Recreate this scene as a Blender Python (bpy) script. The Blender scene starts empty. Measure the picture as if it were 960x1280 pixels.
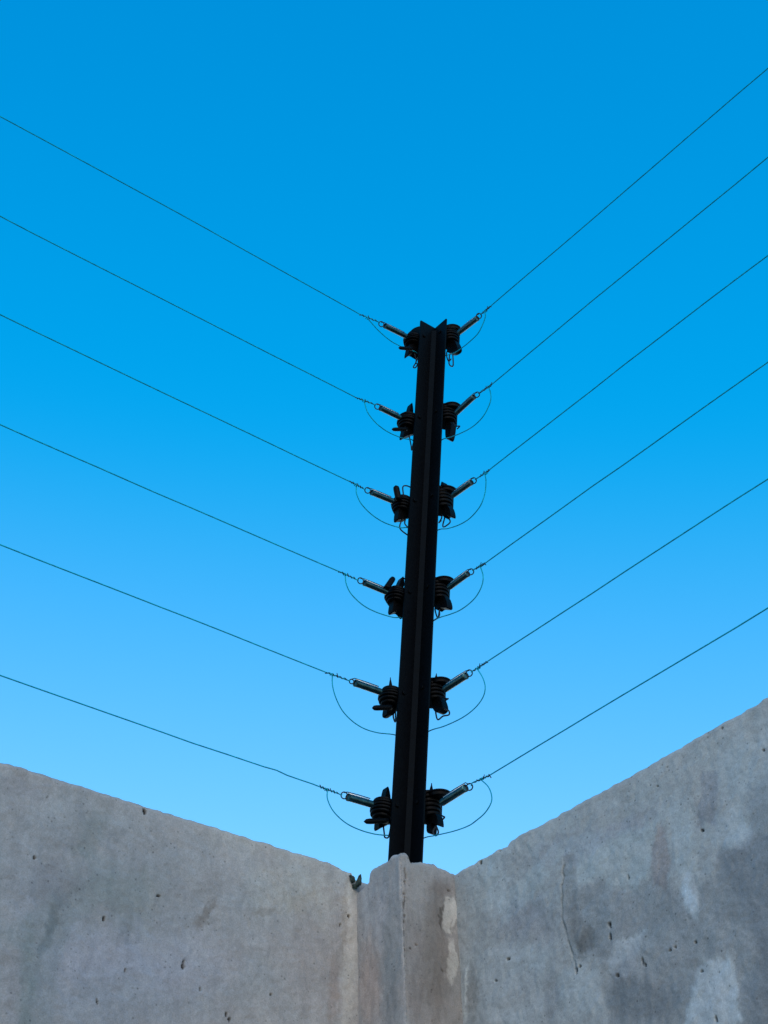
import bpy, bmesh, math, random
from mathutils import Vector, Matrix, noise
random.seed(7)
scene = bpy.context.scene

# ---------------------------------------------------------------- camera
EYE = 1.6                       # eye height above the ground
PITCH, ROLL = 0.66215, -0.03745
cam_data = bpy.data.cameras.new('camera')
cam = bpy.data.objects.new('camera', cam_data)
scene.collection.objects.link(cam)
scene.camera = cam
cam_data.sensor_fit = 'AUTO'
cam_data.sensor_width = 36.0
cam_data.lens = 1992.7 / 1280.0 * 36.0
cam_data.clip_start = 0.05
cam_data.clip_end = 2000.0
fw = Vector((0, math.cos(PITCH), math.sin(PITCH)))
up = Vector((0, -math.sin(PITCH), math.cos(PITCH)))
rt = Vector((1, 0, 0))
cr_, sr_ = math.cos(ROLL), math.sin(ROLL)
right = rt * cr_ + up * sr_
upv = up * cr_ - rt * sr_
cam.matrix_world = Matrix(((right.x, upv.x, -fw.x, 0), (right.y, upv.y, -fw.y, 0), (right.z, upv.z, -fw.z, EYE), (0, 0, 0, 1)))

# ---------------------------------------------------------------- sky, sun, exposure
SUN_ELEV, SUN_AZ = math.radians(28), math.radians(165)      # azimuth clockwise from +Y: behind the camera, to its right
world = bpy.data.worlds.new('World')
scene.world = world
world.use_nodes = True
wn, wl = world.node_tree.nodes, world.node_tree.links
wn.clear()
sky = wn.new('ShaderNodeTexSky')
sky.sky_type = 'NISHITA'
sky.sun_disc = False
sky.sun_elevation = SUN_ELEV
sky.sun_rotation = SUN_AZ
sky.air_density = 1.0
sky.dust_density = 0.3
sky.ozone_density = 2.0
sep = wn.new('ShaderNodeSeparateColor')
comb = wn.new('ShaderNodeCombineColor')
bg = wn.new('ShaderNodeBackground')
wo = wn.new('ShaderNodeOutputWorld')
wl.new(sky.outputs[0], sep.inputs[0])
# the camera's colour response: power, gain and black level for each channel, the same all over the sky
for i, (power, gain, black) in enumerate(((1.0, 3.6, -3.02), (1.0, 2.76, 0.0), (0.7, 4.55, 0.0))):
    p = wn.new('ShaderNodeMath'); p.operation = 'POWER'; p.inputs[1].default_value = power
    g = wn.new('ShaderNodeMath'); g.operation = 'MULTIPLY_ADD'; g.inputs[1].default_value = gain; g.inputs[2].default_value = black
    m = wn.new('ShaderNodeMath'); m.operation = 'SMOOTH_MAX'; m.inputs[1].default_value = 0.0; m.inputs[2].default_value = 0.4 if i == 0 else 0.0
    wl.new(sep.outputs[i], p.inputs[0]); wl.new(p.outputs[0], g.inputs[0]); wl.new(g.outputs[0], m.inputs[0]); wl.new(m.outputs[0], comb.inputs[i])
wl.new(comb.outputs[0], bg.inputs[0])
bg.inputs[1].default_value = 0.1
wl.new(bg.outputs[0], wo.inputs[0])

sun_data = bpy.data.lights.new('sun', 'SUN')
sun_data.energy = 0.52
sun_data.angle = math.radians(40)
sun_data.color = (1.0, 0.90, 0.82)
sun = bpy.data.objects.new('sun', sun_data)
scene.collection.objects.link(sun)
sd = Vector((math.sin(SUN_AZ) * math.cos(SUN_ELEV), math.cos(SUN_AZ) * math.cos(SUN_ELEV), math.sin(SUN_ELEV)))
sun.rotation_euler = sd.to_track_quat('Z', 'Y').to_euler()
sun.location = sd * 20
scene.view_settings.view_transform = 'Standard'
scene.view_settings.look = 'None'
scene.view_settings.gamma = 1.0
scene.view_settings.exposure = 0.0
scene.view_settings.use_curve_mapping = False

# ---------------------------------------------------------------- the place: an inside corner of two walls
# U runs out along the left wall, V along the right wall, both from the corner towards the viewer
CORNER = Vector((0.0168, 2.1999, EYE))
U = Vector((-0.7660, -0.6429, 0.0))
V = Vector((0.6429, -0.7660, 0.0))
LEAN = Vector((0.0861, 0.0028, 0.0))       # the post leans a little to the right, per metre of height
Z6 = 1.1248                                 # height of the lowest wire above the eye

def at(u, v, z, lean=0.0):
    return CORNER + U * u + V * v + Vector((0, 0, z)) + LEAN * ((z - Z6) * lean)

def side_pt(side, a, b, z):                 # a along the wall, b out from its face
    return at(a, b, z, 1.0) if side == 'L' else at(b, a, z, 1.0)

# ---------------------------------------------------------------- materials
def mat_plain(name, col, rough=0.5, metal=0.0, grain=0.0, scale=200.0, spec=0.5, bump=0.0):
    m = bpy.data.materials.new(name); m.use_nodes = True
    n, l = m.node_tree.nodes, m.node_tree.links
    b = n['Principled BSDF']
    b.inputs['Roughness'].default_value = rough
    b.inputs['Metallic'].default_value = metal
    b.inputs['Specular IOR Level'].default_value = spec
    tc = n.new('ShaderNodeTexCoord')
    t = n.new('ShaderNodeTexNoise'); t.inputs['Scale'].default_value = scale; t.inputs['Detail'].default_value = 5
    l.new(tc.outputs['Object'], t.inputs['Vector'])
    r = n.new('ShaderNodeValToRGB')
    r.color_ramp.elements[0].position = 0.3; r.color_ramp.elements[1].position = 0.7
    r.color_ramp.elements[0].color = (*[c * (1 - grain) for c in col], 1)
    r.color_ramp.elements[1].color = (*[min(1, c * (1 + grain)) for c in col], 1)
    l.new(t.outputs['Fac'], r.inputs['Fac']); l.new(r.outputs['Color'], b.inputs['Base Color'])
    if bump:
        bp = n.new('ShaderNodeBump'); bp.inputs['Strength'].default_value = bump; bp.inputs['Distance'].default_value = 0.0005
        l.new(t.outputs['Fac'], bp.inputs['Height']); l.new(bp.outputs[0], b.inputs['Normal'])
    return m

BLACK_PAINT = mat_plain('black_paint', (0.0007, 0.0013, 0.0024), 0.5, 0, 0.35, 160, 0.06, 0.15)
STRIP_PAINT = mat_plain('blue_black_strip', (0.0003, 0.0014, 0.0028), 0.45, 0, 0.4, 90, 0.05)
BLACK_PLASTIC = mat_plain('black_plastic', (0.0010, 0.0012, 0.0018), 0.5, 0, 0.3, 300, 0.08, 0.2)
STRAND = mat_plain('blue_green_wire', (0.004, 0.31, 0.43), 0.6, 0.0, 0.3, 90, 0.05)
WIRE_METAL = mat_plain('dull_wire', (0.018, 0.022, 0.03), 0.5, 0.5, 0.4, 90, 0.3)
SPRING_METAL = mat_plain('dark_zinc', (0.035, 0.085, 0.09), 0.32, 0.9, 0.45, 140, 0.5, 0.2)
HIGHLIGHT_PAINT = mat_plain('highlight_paint', (0.80, 0.78, 0.76), 0.45, 0.1, 0.1, 200)  # near-white colour standing in for the glint along the spring sleeves
MOSSY = mat_plain('mossy_mortar', (0.028, 0.042, 0.038), 0.95, 0, 0.9, 130, 0.2, 0.8)

def mat_concrete():
    m = bpy.data.materials.new('rough_concrete'); m.use_nodes = True
    n, l = m.node_tree.nodes, m.node_tree.links
    b = n['Principled BSDF']; b.inputs['Roughness'].default_value = 0.93; b.inputs['Specular IOR Level'].default_value = 0.2
    tc = n.new('ShaderNodeTexCoord')
    vc = n.new('ShaderNodeVertexColor'); vc.layer_name = 'stain'
    def noi(scale, detail, rough=0.6, vec=None, dist=0.0):
        t = n.new('ShaderNodeTexNoise'); t.inputs['Scale'].default_value = scale; t.inputs['Detail'].default_value = detail
        t.inputs['Roughness'].default_value = rough; t.inputs['Distortion'].default_value = dist
        l.new(vec or tc.outputs['Object'], t.inputs['Vector']); return t.outputs['Fac']
    def maprange(src, a0, a1, b0, b1):
        r = n.new('ShaderNodeMapRange'); l.new(src, r.inputs[0])
        for i, x in enumerate((a0, a1, b0, b1)): r.inputs[i + 1].default_value = x
        return r.outputs[0]
    def mul(a, bb):
        x = n.new('ShaderNodeMath'); x.operation = 'MULTIPLY'; l.new(a, x.inputs[0]); l.new(bb, x.inputs[1]); return x.outputs[0]
    # long washes that ran down the wall
    mp = n.new('ShaderNodeMapping'); mp.inputs['Scale'].default_value = (1, 1, 0.16); l.new(tc.outputs['Object'], mp.inputs[0])
    streak = maprange(noi(45, 6, 0.65, mp.outputs[0], 0.4), 0.3, 0.7, 0.92, 1.07)
    broad = maprange(noi(16, 8, 0.72, None, 0.8), 0.36, 0.64, 0.91, 1.08)
    mid = maprange(noi(85, 8, 0.75, None, 0.5), 0.34, 0.66, 0.89, 1.09)
    fine = maprange(noi(560, 5, 0.8), 0.34, 0.66, 0.80, 1.17)
    # little dark air holes
    vo = n.new('ShaderNodeTexVoronoi'); vo.inputs['Scale'].default_value = 130; vo.inputs['Randomness'].default_value = 1.0; l.new(tc.outputs['Object'], vo.inputs['Vector'])
    hole = maprange(vo.outputs['Distance'], 0.08, 0.24, 0.5, 1.0)
    gate = maprange(noi(60, 4, 0.7), 0.50, 0.58, 0.0, 1.0)
    mx = n.new('ShaderNodeMix'); mx.data_type = 'FLOAT'; l.new(gate, mx.inputs[0]); mx.inputs[2].default_value = 1.0; l.new(hole, mx.inputs[3])
    tot = mul(mul(mul(streak, broad), mul(mid, fine)), mx.outputs[0])
    hue = maprange(noi(17, 4, 0.5, None, 0.3), 0.35, 0.65, 0.0, 1.0)
    hm = n.new('ShaderNodeMix'); hm.data_type = 'RGBA'; l.new(hue, hm.inputs[0])
    hm.inputs[6].default_value = (*[c * k for c, k in zip(BASE, (0.985, 1.0, 1.015))], 1)
    hm.inputs[7].default_value = (*[c * k for c, k in zip(BASE, (1.02, 0.99, 0.985))], 1)
    m1 = n.new('ShaderNodeMix'); m1.data_type = 'RGBA'; m1.blend_type = 'MULTIPLY'; m1.inputs[0].default_value = 1
    l.new(hm.outputs[2], m1.inputs[6]); l.new(vc.outputs['Color'], m1.inputs[7])
    vs = n.new('ShaderNodeVectorMath'); vs.operation = 'SCALE'; l.new(m1.outputs[2], vs.inputs[0]); l.new(tot, vs.inputs['Scale'])
    l.new(vs.outputs[0], b.inputs['Base Color'])
    ad = n.new('ShaderNodeMath'); ad.operation = 'ADD'; l.new(mul(fine, mx.outputs[0]), ad.inputs[0]); l.new(streak, ad.inputs[1])
    bp = n.new('ShaderNodeBump'); bp.inputs['Strength'].default_value = 0.5; bp.inputs['Distance'].default_value = 0.0007
    l.new(ad.outputs[0], bp.inputs['Height']); l.new(bp.outputs[0], b.inputs['Normal'])
    return m
BASE = (0.368, 0.354, 0.338)
CONCRETE = mat_concrete()

def mat_ground():
    m = mat_plain('packed_earth', (0.20, 0.17, 0.135), 0.95, 0, 0.35, 3.0, 0.2)
    return m
GROUND = mat_ground()

# ---------------------------------------------------------------- helpers
def link(name, me, mat, parent=None, smooth=False):
    o = bpy.data.objects.new(name, me)
    scene.collection.objects.link(o)
    if mat: me.materials.append(mat)
    if smooth:
        for p in me.polygons: p.use_smooth = True
    if parent: o.parent = parent
    return o

def tag(o, label=None, cat=None, group=None, kind=None):
    if label: o['label'] = label
    if cat: o['category'] = cat
    if group: o['group'] = group
    if kind: o['kind'] = kind
    return o

def thing(name, loc, label, cat, group=None):
    o = bpy.data.objects.new(name, None); o.empty_display_size = 0.05
    scene.collection.objects.link(o); o.location = loc
    return tag(o, label, cat, group)

class MB:
    def __init__(s, org=(0, 0, 0)): s.v, s.f, s.o = [], [], Vector(org)
    def add(s, vs, fs):
        k = len(s.v); s.v += [Vector(p) - s.o for p in vs]; s.f += [tuple(i + k for i in f) for f in fs]
    def tube(s, pts, r, seg=8, caps=True, closed=False):
        pts = [Vector(p) for p in pts]; n = len(pts)
        rs = r if isinstance(r, (list, tuple)) else [r] * n
        vs, prev = [], None
        for i, p in enumerate(pts):
            a = pts[i - 1] if (i or closed) else p; b = pts[(i + 1) % n] if (i < n - 1 or closed) else p
            t = (b - a).normalized()
            if prev is None:
                q = t.cross(Vector((0, 0, 1)))
                if q.length < 0.1: q = t.cross(Vector((1, 0, 0)))
            else:
                q = prev - t * prev.dot(t)
            q.normalize(); prev = q; w = t.cross(q)
            for j in range(seg):
                an = 2 * math.pi * j / seg
                vs.append(p + (q * math.cos(an) + w * math.sin(an)) * rs[i])
        fs = []
        for i in range(n if closed else n - 1):
            for j in range(seg):
                i2 = (i + 1) % n
                fs.append((i * seg + j, i * seg + (j + 1) % seg, i2 * seg + (j + 1) % seg, i2 * seg + j))
        if caps and not closed:
            fs.append(tuple(range(seg))[::-1]); fs.append(tuple((n - 1) * seg + j for j in range(seg)))
        s.add(vs, fs)
    def lathe(s, c, axis, prof, seg=28):          # prof: (height along axis, radius)
        axis = Vector(axis).normalized(); q = axis.orthogonal().normalized(); w = axis.cross(q); c = Vector(c)
        vs, fs = [], []
        for h, r in prof:
            for j in range(seg):
                an = 2 * math.pi * j / seg
                vs.append(c + axis * h + (q * math.cos(an) + w * math.sin(an)) * r)
        for i in range(len(prof) - 1):
            for j in range(seg):
                fs.append((i * seg + j, i * seg + (j + 1) % seg, (i + 1) * seg + (j + 1) % seg, (i + 1) * seg + j))
        fs.append(tuple(range(seg))[::-1]); fs.append(tuple((len(prof) - 1) * seg + j for j in range(seg)))
        s.add(vs, fs)
    def prism(s, poly, off):                       # planar polygon pushed both ways by off
        n = len(poly); off = Vector(off); poly = [Vector(p) for p in poly]
        vs = [p - off for p in poly] + [p + off for p in poly]
        fs = [tuple(range(n))[::-1], tuple(range(n, 2 * n))] + [(i, (i + 1) % n, (i + 1) % n + n, i + n) for i in range(n)]
        s.add(vs, fs)
    def mesh(s, name):
        me = bpy.data.meshes.new(name); me.from_pydata([tuple(p) for p in s.v], [], s.f); me.validate(); me.update()
        bm = bmesh.new(); bm.from_mesh(me); bmesh.ops.recalc_face_normals(bm, faces=bm.faces); bm.to_mesh(me); bm.free()
        return me
    def build(s, name, mat, parent=None, smooth=False):
        return link(name, s.mesh(name), mat, parent, smooth)

def smooth_path(pts, sub=6):                        # Catmull-Rom through the points
    pts = [Vector(p) for p in pts]; out = []
    ext = [pts[0] * 2 - pts[1]] + pts + [pts[-1] * 2 - pts[-2]]
    for i in range(1, len(ext) - 2):
        p0, p1, p2, p3 = ext[i - 1:i + 3]
        for k in range(sub):
            t = k / sub
            out.append(0.5 * ((2 * p1) + (p2 - p0) * t + (2 * p0 - 5 * p1 + 4 * p2 - p3) * t * t + (3 * p1 - p0 - 3 * p2 + p3) * t ** 3))
    out.append(pts[-1]); return out

def fbm(x, y, z, sc, octv=4):
    return noise.fractal(Vector((x * sc, y * sc, z * sc)), 0.55, 2.1, octv)

def interp(tab, x):
    if x <= tab[0][0]: return tab[0][1]
    for (x0, y0), (x1, y1) in zip(tab, tab[1:]):
        if x <= x1: return y0 + (y1 - y0) * (x - x0) / (x1 - x0)
    return tab[-1][1]

# ---------------------------------------------------------------- ground
me = bpy.data.meshes.new('ground')
me.from_pydata([(-400, -400, 0), (400, -400, 0), (400, 400, 0), (-400, 400, 0)], [], [(0, 1, 2, 3)])
tag(link('ground', me, GROUND), kind='structure')

# ---------------------------------------------------------------- walls
TOP_wallL = [(0.6699, 1.0046), (0.6248, 1.0062), (0.543, 1.0065), (0.4328, 1.0076), (0.3819, 1.0082), (0.3031, 1.0084), (0.2352, 1.009), (0.1651, 1.0096), (0.1437, 1.0093), (0.1293, 1.0083), (0.1221, 1.0053), (0.1124, 1.0042), (0.1061, 1.0059), (0.1033, 0.9967)]
TOP_wallR = [(0.6858, 1.0008), (0.6342, 0.9994), (0.4407, 0.9963), (0.3814, 0.9972), (0.32, 0.9974), (0.2787, 0.9966), (0.2451, 0.9991), (0.2181, 0.9972), (0.2107, 0.9929), (0.19, 0.9948), (0.1296, 0.9945), (0.1159, 0.9949), (0.1057, 0.9926)]
TOP_pilL = [(0.0027, 0.9793), (0.0176, 0.9823), (0.0289, 0.9866), (0.0331, 1.001), (0.0496, 1.0007), (0.0642, 0.9999), (0.0733, 1.0), (0.0789, 1.0039), (0.1001, 0.9992)]
TOP_pilR = [(0.0925, 1.0019), (0.0851, 1.0046), (0.0812, 0.9947), (0.076, 0.9916), (0.0591, 0.9972), (0.0442, 0.9988), (0.0336, 1.0017), (0.0263, 0.9982), (0.0113, 0.998), (0.0009, 0.9959)]

PATCHES = [
('R', [(0.3346, 0.8829), (0.3854, 0.8752), (0.3893, 0.8623), (0.4327, 0.8406), (0.4635, 0.8521), (0.477, 0.8336), (0.5065, 0.8138), (0.5161, 0.7803), (0.529, 0.7778), (0.5325, 0.8083), (0.5605, 0.8147), (0.5729, 0.8487), (0.5906, 0.8329), (0.6058, 0.8311), (0.6179, 0.8391), (0.6659, 0.8281), (0.6129, 0.6029), (0.5591, 0.6189), (0.5679, 0.6813), (0.5672, 0.7131), (0.5208, 0.7249), (0.4734, 0.6445), (0.3593, 0.6785), (0.3771, 0.7521), (0.4402, 0.7862), (0.3894, 0.7911), (0.3743, 0.7702), (0.3253, 0.8), (0.3168, 0.8253), (0.3172, 0.8709)], (0.81, 0.82, 0.84), 0.0054),
('R', [(0.4919, 0.9132), (0.4958, 0.8887), (0.4924, 0.8409), (0.4841, 0.8265), (0.4638, 0.8386), (0.4665, 0.8688), (0.4773, 0.8962)], (0.88, 0.81, 0.81), 0.003),
('R', [(0.5668, 0.9504), (0.592, 0.9391), (0.5839, 0.9062), (0.5722, 0.8709), (0.559, 0.8853), (0.5443, 0.8802), (0.5496, 0.8982), (0.5584, 0.9172)], (0.84, 0.84, 0.88), 0.0024),
('R', [(0.6346, 0.9022), (0.6826, 0.8987), (0.6129, 0.6029), (0.5683, 0.6162), (0.5709, 0.6725), (0.602, 0.7012), (0.5965, 0.7431), (0.5827, 0.7726), (0.5702, 0.811), (0.5704, 0.8367), (0.6114, 0.8332), (0.6241, 0.8669)], (0.79, 0.81, 0.84), 0.0096),
('R', [(0.3209, 0.9404), (0.3406, 0.923), (0.3364, 0.8823), (0.3252, 0.8404), (0.3343, 0.8192), (0.3615, 0.8008), (0.3286, 0.7813), (0.3108, 0.805), (0.3057, 0.8338), (0.3047, 0.8709), (0.3134, 0.9098)], (0.86, 0.87, 0.88), 0.003),
('R', [(0.1859, 0.9194), (0.2421, 0.9373), (0.3039, 0.9569), (0.3423, 0.9559), (0.4689, 0.9135), (0.4812, 0.9176), (0.4581, 0.8541), (0.4332, 0.8435), (0.3897, 0.8644), (0.3858, 0.8774), (0.3382, 0.8862), (0.3383, 0.9287), (0.3142, 0.9382), (0.2576, 0.9025), (0.1884, 0.88)], (1.06, 1.1, 1.11), 0.0036),
('R', [(0.1455, 0.8616), (0.212, 0.8528), (0.2794, 0.8248), (0.2621, 0.7902), (0.2624, 0.746), (0.2236, 0.7363), (0.142, 0.7611), (0.1339, 0.8139)], (1.1, 1.12, 1.14), 0.0096),
('R', [(0.2925, 0.7845), (0.3563, 0.7677), (0.3541, 0.7173), (0.3076, 0.7212), (0.2813, 0.7488)], (1.12, 1.15, 1.17), 0.006),
('R', [(0.3743, 0.7702), (0.3887, 0.7869), (0.4459, 0.7864), (0.4245, 0.7618), (0.4157, 0.7436), (0.381, 0.7403)], (1.16, 1.18, 1.22), 0.003),
('R', [(0.5079, 0.713), (0.5302, 0.7197), (0.5645, 0.712), (0.5657, 0.6898), (0.5647, 0.6668), (0.563, 0.6366), (0.4734, 0.6445), (0.4977, 0.6882)], (1.22, 1.28, 1.34), 0.0036),
('R', [(0.5104, 0.834), (0.5282, 0.8271), (0.5303, 0.7921), (0.5287, 0.7791), (0.5164, 0.7819), (0.5074, 0.8048)], (1.1, 1.12, 1.16), 0.0024),
('L', [(0.1321, 1.0112), (0.1061, 1.0034), (0.0915, 0.9484), (0.1041, 0.7839), (0.1156, 0.7597), (0.1319, 0.7564), (0.1245, 0.8695), (0.1316, 0.9502)], (1.13, 1.12, 1.1), 0.0024),
('L', [(0.6453, 0.7778), (0.5835, 0.8444), (0.5464, 0.8648), (0.5261, 0.8918), (0.5462, 0.9192), (0.4874, 0.919), (0.4948, 0.8676), (0.5422, 0.8236), (0.5586, 0.7684), (0.5638, 0.67), (0.6045, 0.6619), (0.5903, 0.761)], (0.9, 0.94, 0.94), 0.006),
('L', [(0.3012, 0.9471), (0.2349, 0.983), (0.1368, 0.9853), (0.1451, 0.8878), (0.1933, 0.9226), (0.2734, 0.8908)], (1.05, 1.05, 1.03), 0.0072),
]
BLOBS = [
('L', 0.5824, 0.8343, -0.2696, 0.0693, -0.0226, -0.2007, (0.78, 0.83, 0.88), 1),
('L', 0.4731, 0.7475, -0.1399, 0.0307, -0.0049, -0.0584, (0.97, 1.0, 1.06), 1),
('L', 0.355, 0.8782, -0.0149, 0.0267, -0.0065, -0.0019, (0.72, 0.68, 0.64), 0.8),
('L', 0.2632, 0.9083, -0.02, -0.0012, 0.0038, -0.0107, (0.84, 0.81, 0.78), 0.9),
('L', 0.3645, 0.9185, -0.0508, 0.0135, -0.0008, -0.0157, (0.92, 0.91, 0.9), 1),
('L', 0.5359, 0.9333, -0.0173, -0.0026, 0.0225, -0.0657, (0.84, 0.86, 0.84), 0.9),
('L', 0.5763, 0.7997, -0.0073, -0.0004, 0.0088, -0.0404, (0.72, 0.76, 0.76), 0.8),
('L', 0.5972, 0.7299, -0.0104, 0.0016, -0.0029, -0.0659, (0.8, 0.86, 0.84), 0.9),
('L', 0.166, 0.8713, -0.0697, 0.0114, 0.0098, -0.0911, (1.0, 0.95, 0.93), 1),
('L', 0.1447, 0.8084, -0.0082, 0.0015, 0.0033, -0.0606, (0.94, 0.87, 0.83), 0.9),
('L', 0.1189, 0.8708, -0.0141, 0.0029, 0.0076, -0.1241, (1.16, 1.16, 1.13), 0.5),
('L', 0.5857, 0.9658, -0.0248, 0.0032, 0.0008, -0.0113, (1.12, 1.12, 1.12), 0.8),
('L', 0.5473, 0.9079, -0.0249, 0.0027, 0.0008, -0.0099, (1.14, 1.12, 1.14), 0.7),
('L', 0.5852, 0.8598, -0.0439, 0.0117, -0.0035, -0.0306, (0.86, 0.86, 0.88), 1),
('L', 0.613, 0.8161, -0.0211, 0.0054, -0.0019, -0.0158, (1.12, 1.12, 1.14), 0.8),
('L', 0.5108, 0.7898, -0.0678, 0.016, -0.0033, -0.0348, (1.07, 1.06, 1.1), 1),
('L', 0.2627, 1.0115, -0.1206, 0.0015, 0.0059, -0.0202, (1.06, 1.04, 1.0), 1),
('L', 0.1934, 0.9581, -0.0853, 0.0226, -0.0001, -0.0472, (1.06, 1.05, 1.02), 1),
('L', 0.4718, 0.8736, -0.0591, 0.0154, -0.0025, -0.0317, (0.92, 0.94, 0.9), 1),
('L', 0.3835, 0.8092, -0.0851, 0.0066, 0.0059, -0.0427, (1.06, 1.06, 1.1), 1),
('L', 0.6436, 0.974, -0.0437, 0.0018, 0.0021, -0.0158, (0.9, 0.9, 0.92), 1),
('L', 0.1234, 0.9283, -0.0043, 0.0009, 0.0042, -0.071, (0.84, 0.82, 0.8), 0.7),
('L', 0.2002, 0.9385, -0.0417, 0.0108, -0.0001, -0.0165, (0.93, 0.9, 0.86), 1),
('R', 0.5229, 0.875, 0.0173, -0.0055, -0.0039, -0.0614, (1.12, 1.16, 1.18), 0.5),
('R', 0.5194, 0.7978, 0.0121, -0.002, 0.0025, -0.0246, (1.14, 1.2, 1.24), 0.3),
('R', 0.5954, 0.8561, 0.0297, -0.0122, -0.0054, -0.0248, (1.16, 1.2, 1.24), 0.4),
('R', 0.6252, 0.9288, 0.0454, -0.0204, -0.0108, -0.0491, (1.08, 1.1, 1.12), 0.8),
('R', 0.3402, 0.8068, 0.0191, -0.0066, -0.0019, -0.0121, (0.72, 0.7, 0.68), 0.7),
('R', 0.3291, 0.83, 0.0163, -0.0014, 0.0086, -0.0292, (0.84, 0.82, 0.8), 0.8),
('R', 0.184, 0.9398, 0.0221, -0.0083, -0.0049, -0.045, (1.1, 1.14, 1.16), 0.7),
('R', 0.1542, 0.9752, 0.0324, -0.0125, -0.0069, -0.0689, (1.05, 1.06, 1.05), 1),
('R', 0.4182, 0.7071, 0.0639, -0.0203, -0.0046, -0.0259, (0.72, 0.74, 0.76), 0.7),
('R', 0.1214, 0.8123, 0.0127, -0.0041, -0.0041, -0.0428, (0.8, 0.78, 0.76), 0.7),
('R', 0.2407, 0.8727, 0.0587, -0.0211, -0.004, -0.0321, (0.86, 0.86, 0.9), 1),
('R', 0.2709, 0.7538, 0.0169, -0.0054, -0.0054, -0.0397, (0.86, 0.86, 0.88), 0.8),
('R', 0.1085, 0.8165, 0.0024, -0.0008, -0.0036, -0.0387, (1.35, 1.35, 1.32), 0.6),
('R', 0.3131, 0.9483, 0.0669, 0.0, 0.0076, -0.0173, (0.94, 0.94, 0.98), 1),
('R', 0.4149, 0.93, 0.0751, 0.0004, 0.0057, -0.0143, (0.96, 0.95, 1.0), 1),
('P', 0.0224, 0.9622, 0.0287, -0.0107, -0.0026, -0.0705, (1.02, 1.06, 1.1), 1),
('P', 0.0245, 0.8271, 0.0259, -0.0084, -0.0029, -0.0762, (1.08, 0.96, 0.9), 0.8),
('P', 0.0745, 0.85, 0.0202, -0.0068, -0.0061, -0.1182, (0.82, 0.85, 0.86), 0.8),
('P', 0.0566, 0.9139, 0.0105, -0.0038, -0.0026, -0.0569, (1.1, 1.1, 1.12), 0.8),
('Q', 0.0966, 0.8876, -0.0023, 0.0006, 0.0049, -0.1015, (0.8, 0.79, 0.78), 0.9),
('Q', 0.0424, 0.8663, -0.0294, 0.007, 0.0069, -0.107, (0.72, 0.68, 0.65), 0.8),
('Q', 0.0803, 0.8237, -0.017, 0.0039, 0.0048, -0.0876, (0.84, 0.82, 0.82), 0.8),
('Q', 0.0256, 0.9647, -0.0244, 0.0064, 0.0012, -0.0172, (0.82, 0.78, 0.76), 0.8),
('Q', 0.0726, 0.9643, -0.0178, 0.0048, 0.0016, -0.0291, (1.05, 1.04, 1.02), 0.9),
('Q', 0.0111, 0.9276, -0.0136, 0.0034, 0.0018, -0.0253, (1.68, 1.7, 1.66), 0.18),
('Q', 0.0153, 0.8612, -0.0111, 0.0026, 0.0022, -0.0301, (1.58, 1.6, 1.56), 0.2),
('Q', 0.0287, 0.9196, -0.0048, 0.0019, -0.0016, -0.0101, (0.5, 0.48, 0.46), 0.4),
('Q', 0.0091, 0.9151, -0.003, 0.0007, 0.0009, -0.012, (0.65, 0.64, 0.62), 0.4),
]
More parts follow.
